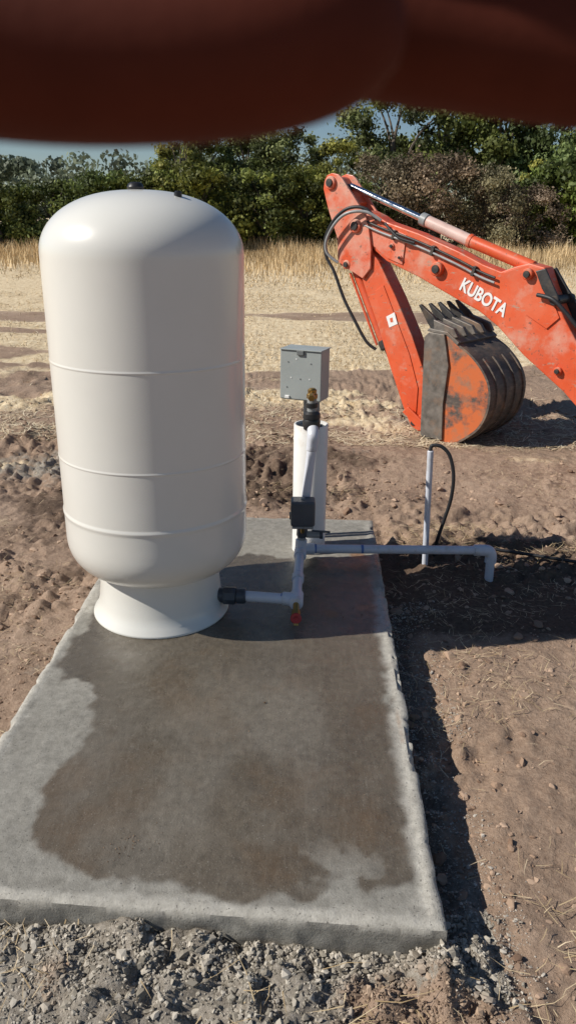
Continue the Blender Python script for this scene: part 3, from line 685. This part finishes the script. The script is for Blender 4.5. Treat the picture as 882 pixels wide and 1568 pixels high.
w0,w1=-.12,.43
prism('side_near',outer+[(-.275,.40)],w0,w0+.016,M_bks,bk,b=.003)
prism('side_far',outer+[(-.275,.40)],w1-.016,w1,M_bks,bk,b=.003)
Q=[tuple(p) for p in smoothpath([(a,0,b) for a,b in outer],4)]
ctr=Vector((-.02,0,.38));V=[];F=[];n=len(Q)
for (a,_,b) in Q:
    dv=(Vector((a,0,b))-ctr).normalized()*.012
    for ww,o_ in ((w0,1),(w1,1),(w1,-.3),(w0,-.3)): V.append((a+dv.x*o_,ww,b+dv.z*o_))
for i in range(n-1):
    for k in range(4):
        j=(k+1)%4;F.append((i*4+k,i*4+j,(i+1)*4+j,(i+1)*4+k))
F+=[(0,1,2,3),((n-1)*4+3,(n-1)*4+2,(n-1)*4+1,(n-1)*4)]
o=mesh_obj('shell',V,F,M_bkr,bk);bm=bmesh.new();bm.from_mesh(o.data);bmesh.ops.recalc_face_normals(bm,faces=bm.faces);bm.to_mesh(o.data);bm.free();autosmooth(o,35)
for i,wv in enumerate((-.02,.12,.26,.39)):
    V=[];F=[]
    sub=Q[14:48]
    for (a,_,b) in sub:
        dv=(Vector((a,0,b))-ctr).normalized()
        for ww,o_ in ((wv-.016,.010),(wv-.014,.023),(wv+.014,.023),(wv+.016,.010)): V.append((a+dv.x*o_,ww,b+dv.z*o_))
    for k in range(len(sub)-1):
        for q in range(4):
            j=(q+1)%4;F.append((k*4+q,k*4+j,(k+1)*4+j,(k+1)*4+q))
    F+=[(0,1,2,3),tuple((len(sub)-1)*4+q for q in (3,2,1,0))]
    o=mesh_obj('wear_rib_%d'%i,V,F,M_bkr,bk);autosmooth(o,35)
prism('lip_plate',[(-.275,.812),(-.262,.835),(-.10,.822),(.0,.757),(-.012,.738),(-.11,.800)],w0-.012,w1+.012,M_steel,bk,b=.004)
prism('side_cutter',[(-.288,.770),(-.250,.808),(-.121,.803),(-.085,.66),(-.066,.584),(-.085,.30),(-.070,.02),(-.262,.018)],w0-.020,w0-.002,M_steel,bk,b=.004)
prism('side_cutter_far',[(-.288,.770),(-.250,.808),(-.121,.803),(-.085,.66),(-.066,.584),(-.085,.30),(-.070,.02),(-.262,.018)],w1+.002,w1+.020,M_steel,bk,b=.004)
for i in range(5):
    wv=w0+.02+i*(w1-w0-.04)/4
    prism('tooth_%d'%i,[(-.375,.990),(-.358,.998),(-.245,.925),(-.165,.850),(-.175,.822),(-.240,.815),(-.285,.865)],wv-.016,wv+.016,M_darksteel,bk,b=.006)
    prism('tooth_shank_%d'%i,[(-.235,.900),(-.06,.850),(-.02,.79),(-.06,.78),(-.22,.815)],wv-.021,wv+.021,M_steel,bk,b=.006)
prism('hinge_ear_near',[(-.262,.03),(-.22,.15),(-.33,.16),(-.42,.10),(-.42,.05),(-.36,.02)],-.035,-.018,M_or,bk)
prism('hinge_ear_far',[(-.262,.03),(-.22,.15),(-.33,.16),(-.42,.10),(-.42,.05),(-.36,.02)],.17,.19,M_or,bk)

# ------------------------------------------------------------------ camera
tl=R(21);CR=Vector((1,0,0));CU=Vector((0,math.sin(tl),math.cos(tl)));CF=Vector((0,math.cos(tl),-math.sin(tl)))
r_=(CR+.012*CU).normalized();u_=(CU-.012*CR).normalized();b_=-CF
cam=bpy.data.cameras.new('camera');co=bpy.data.objects.new('camera',cam);link(co)
co.matrix_world=Matrix(((r_.x,u_.x,b_.x,0),(r_.y,u_.y,b_.y,0),(r_.z,u_.z,b_.z,1.6),(0,0,0,1)))
cam.sensor_fit='VERTICAL';cam.sensor_height=24;cam.lens=24*1184/1568
cam.clip_start=.005;cam.clip_end=1500
cam.dof.use_dof=True;cam.dof.focus_distance=4.0;cam.dof.aperture_fstop=15
scene.camera=co

# ------------------------------------------------------------------ photographer's hand drooping over the top of the lens
hand=empty('hand',(0,0,1.6),(-tl,0,0))
def skinned(name,verts,edges,radii,mat,root=0,sub=2):
    me=bpy.data.meshes.new(name);me.from_pydata(verts,edges,[]);me.update();me.materials.append(mat)
    o=bpy.data.objects.new(name,me);link(o,hand)
    m=o.modifiers.new('skin','SKIN');m.use_smooth_shade=True
    sv=me.skin_vertices[0].data
    for i,r in enumerate(radii):
        sv[i].radius=(r,r)
        sv[i].use_root=(i==root)
    s=o.modifiers.new('sub','SUBSURF');s.levels=sub;s.render_levels=sub
    return o
Vp=[(-.105,.080,.088),(-.135,.078,.105),(-.170,.072,.125),(-.23,.060,.155),(-.34,.03,.20),
    (-.078,.071,.062),(-.078,.080,.076),(-.080,.082,.092),(-.088,.078,.108)]
Ep=[(0,1),(1,2),(2,3),(3,4),(0,5),(0,6),(0,7),(0,8)]
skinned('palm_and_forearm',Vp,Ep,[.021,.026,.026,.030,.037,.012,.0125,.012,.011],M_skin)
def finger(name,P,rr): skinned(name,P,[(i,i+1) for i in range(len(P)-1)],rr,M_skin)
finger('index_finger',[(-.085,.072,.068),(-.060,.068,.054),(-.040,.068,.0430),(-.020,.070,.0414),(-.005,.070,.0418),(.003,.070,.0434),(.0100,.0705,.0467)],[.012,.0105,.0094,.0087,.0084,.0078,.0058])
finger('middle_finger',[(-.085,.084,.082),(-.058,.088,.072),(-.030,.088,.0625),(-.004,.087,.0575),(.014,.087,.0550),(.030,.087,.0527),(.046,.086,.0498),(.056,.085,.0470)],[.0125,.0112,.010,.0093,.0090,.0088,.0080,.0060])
finger('ring_finger',[(-.086,.084,.098),(-.060,.072,.094),(-.025,.068,.086),(.008,.069,.080),(.030,.073,.075),(.039,.074,.072)],[.012,.0112,.0102,.0092,.0080,.0060])  # this and the little finger, out of view, are posed to block sun
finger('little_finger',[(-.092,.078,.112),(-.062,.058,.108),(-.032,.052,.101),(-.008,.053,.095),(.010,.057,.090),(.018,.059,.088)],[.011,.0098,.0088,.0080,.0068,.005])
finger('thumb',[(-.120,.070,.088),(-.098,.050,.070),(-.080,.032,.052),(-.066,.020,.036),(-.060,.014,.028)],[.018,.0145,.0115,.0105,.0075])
for nm,p in (('nail_index',(.0035,.0758,.0445)),('nail_middle',(.045,.0922,.0501)),('nail_ring',(.030,.0795,.0750))):
    lathe(nm,[(.0035,0),(.0033,.0006),(.002,.0011),(0,.0013)],M_nail,hand,p,n=20,rot=(R(-90),0,0))

# ------------------------------------------------------------------ light
el=R(38);az=R(10)
d=Vector((math.cos(el)*math.cos(az),math.cos(el)*math.sin(az),-math.sin(el)))
sl=bpy.data.lights.new('sun','SUN');sl.energy=5.0;sl.angle=R(.5);sl.color=(1,.95,.87)
so=bpy.data.objects.new('sun',sl);so.rotation_mode='QUATERNION';so.rotation_quaternion=Vector((0,0,-1)).rotation_difference(d);so.location=(-5,-1,6);link(so)
w=bpy.data.worlds.new('World');scene.world=w;w.use_nodes=True;nt=w.node_tree
sky=nt.nodes.new('ShaderNodeTexSky');sky.sky_type='NISHITA';sky.sun_disc=False;sky.sun_elevation=el;sky.sun_rotation=R(260);sky.altitude=300;sky.air_density=1.0;sky.dust_density=0.0;sky.ozone_density=3.5
nt.links.new(sky.outputs[0],nt.nodes['Background'].inputs[0]);nt.nodes['Background'].inputs[1].default_value=.066
scene.view_settings.view_transform='Standard';scene.view_settings.look='None';scene.view_settings.exposure=0;scene.view_settings.gamma=1
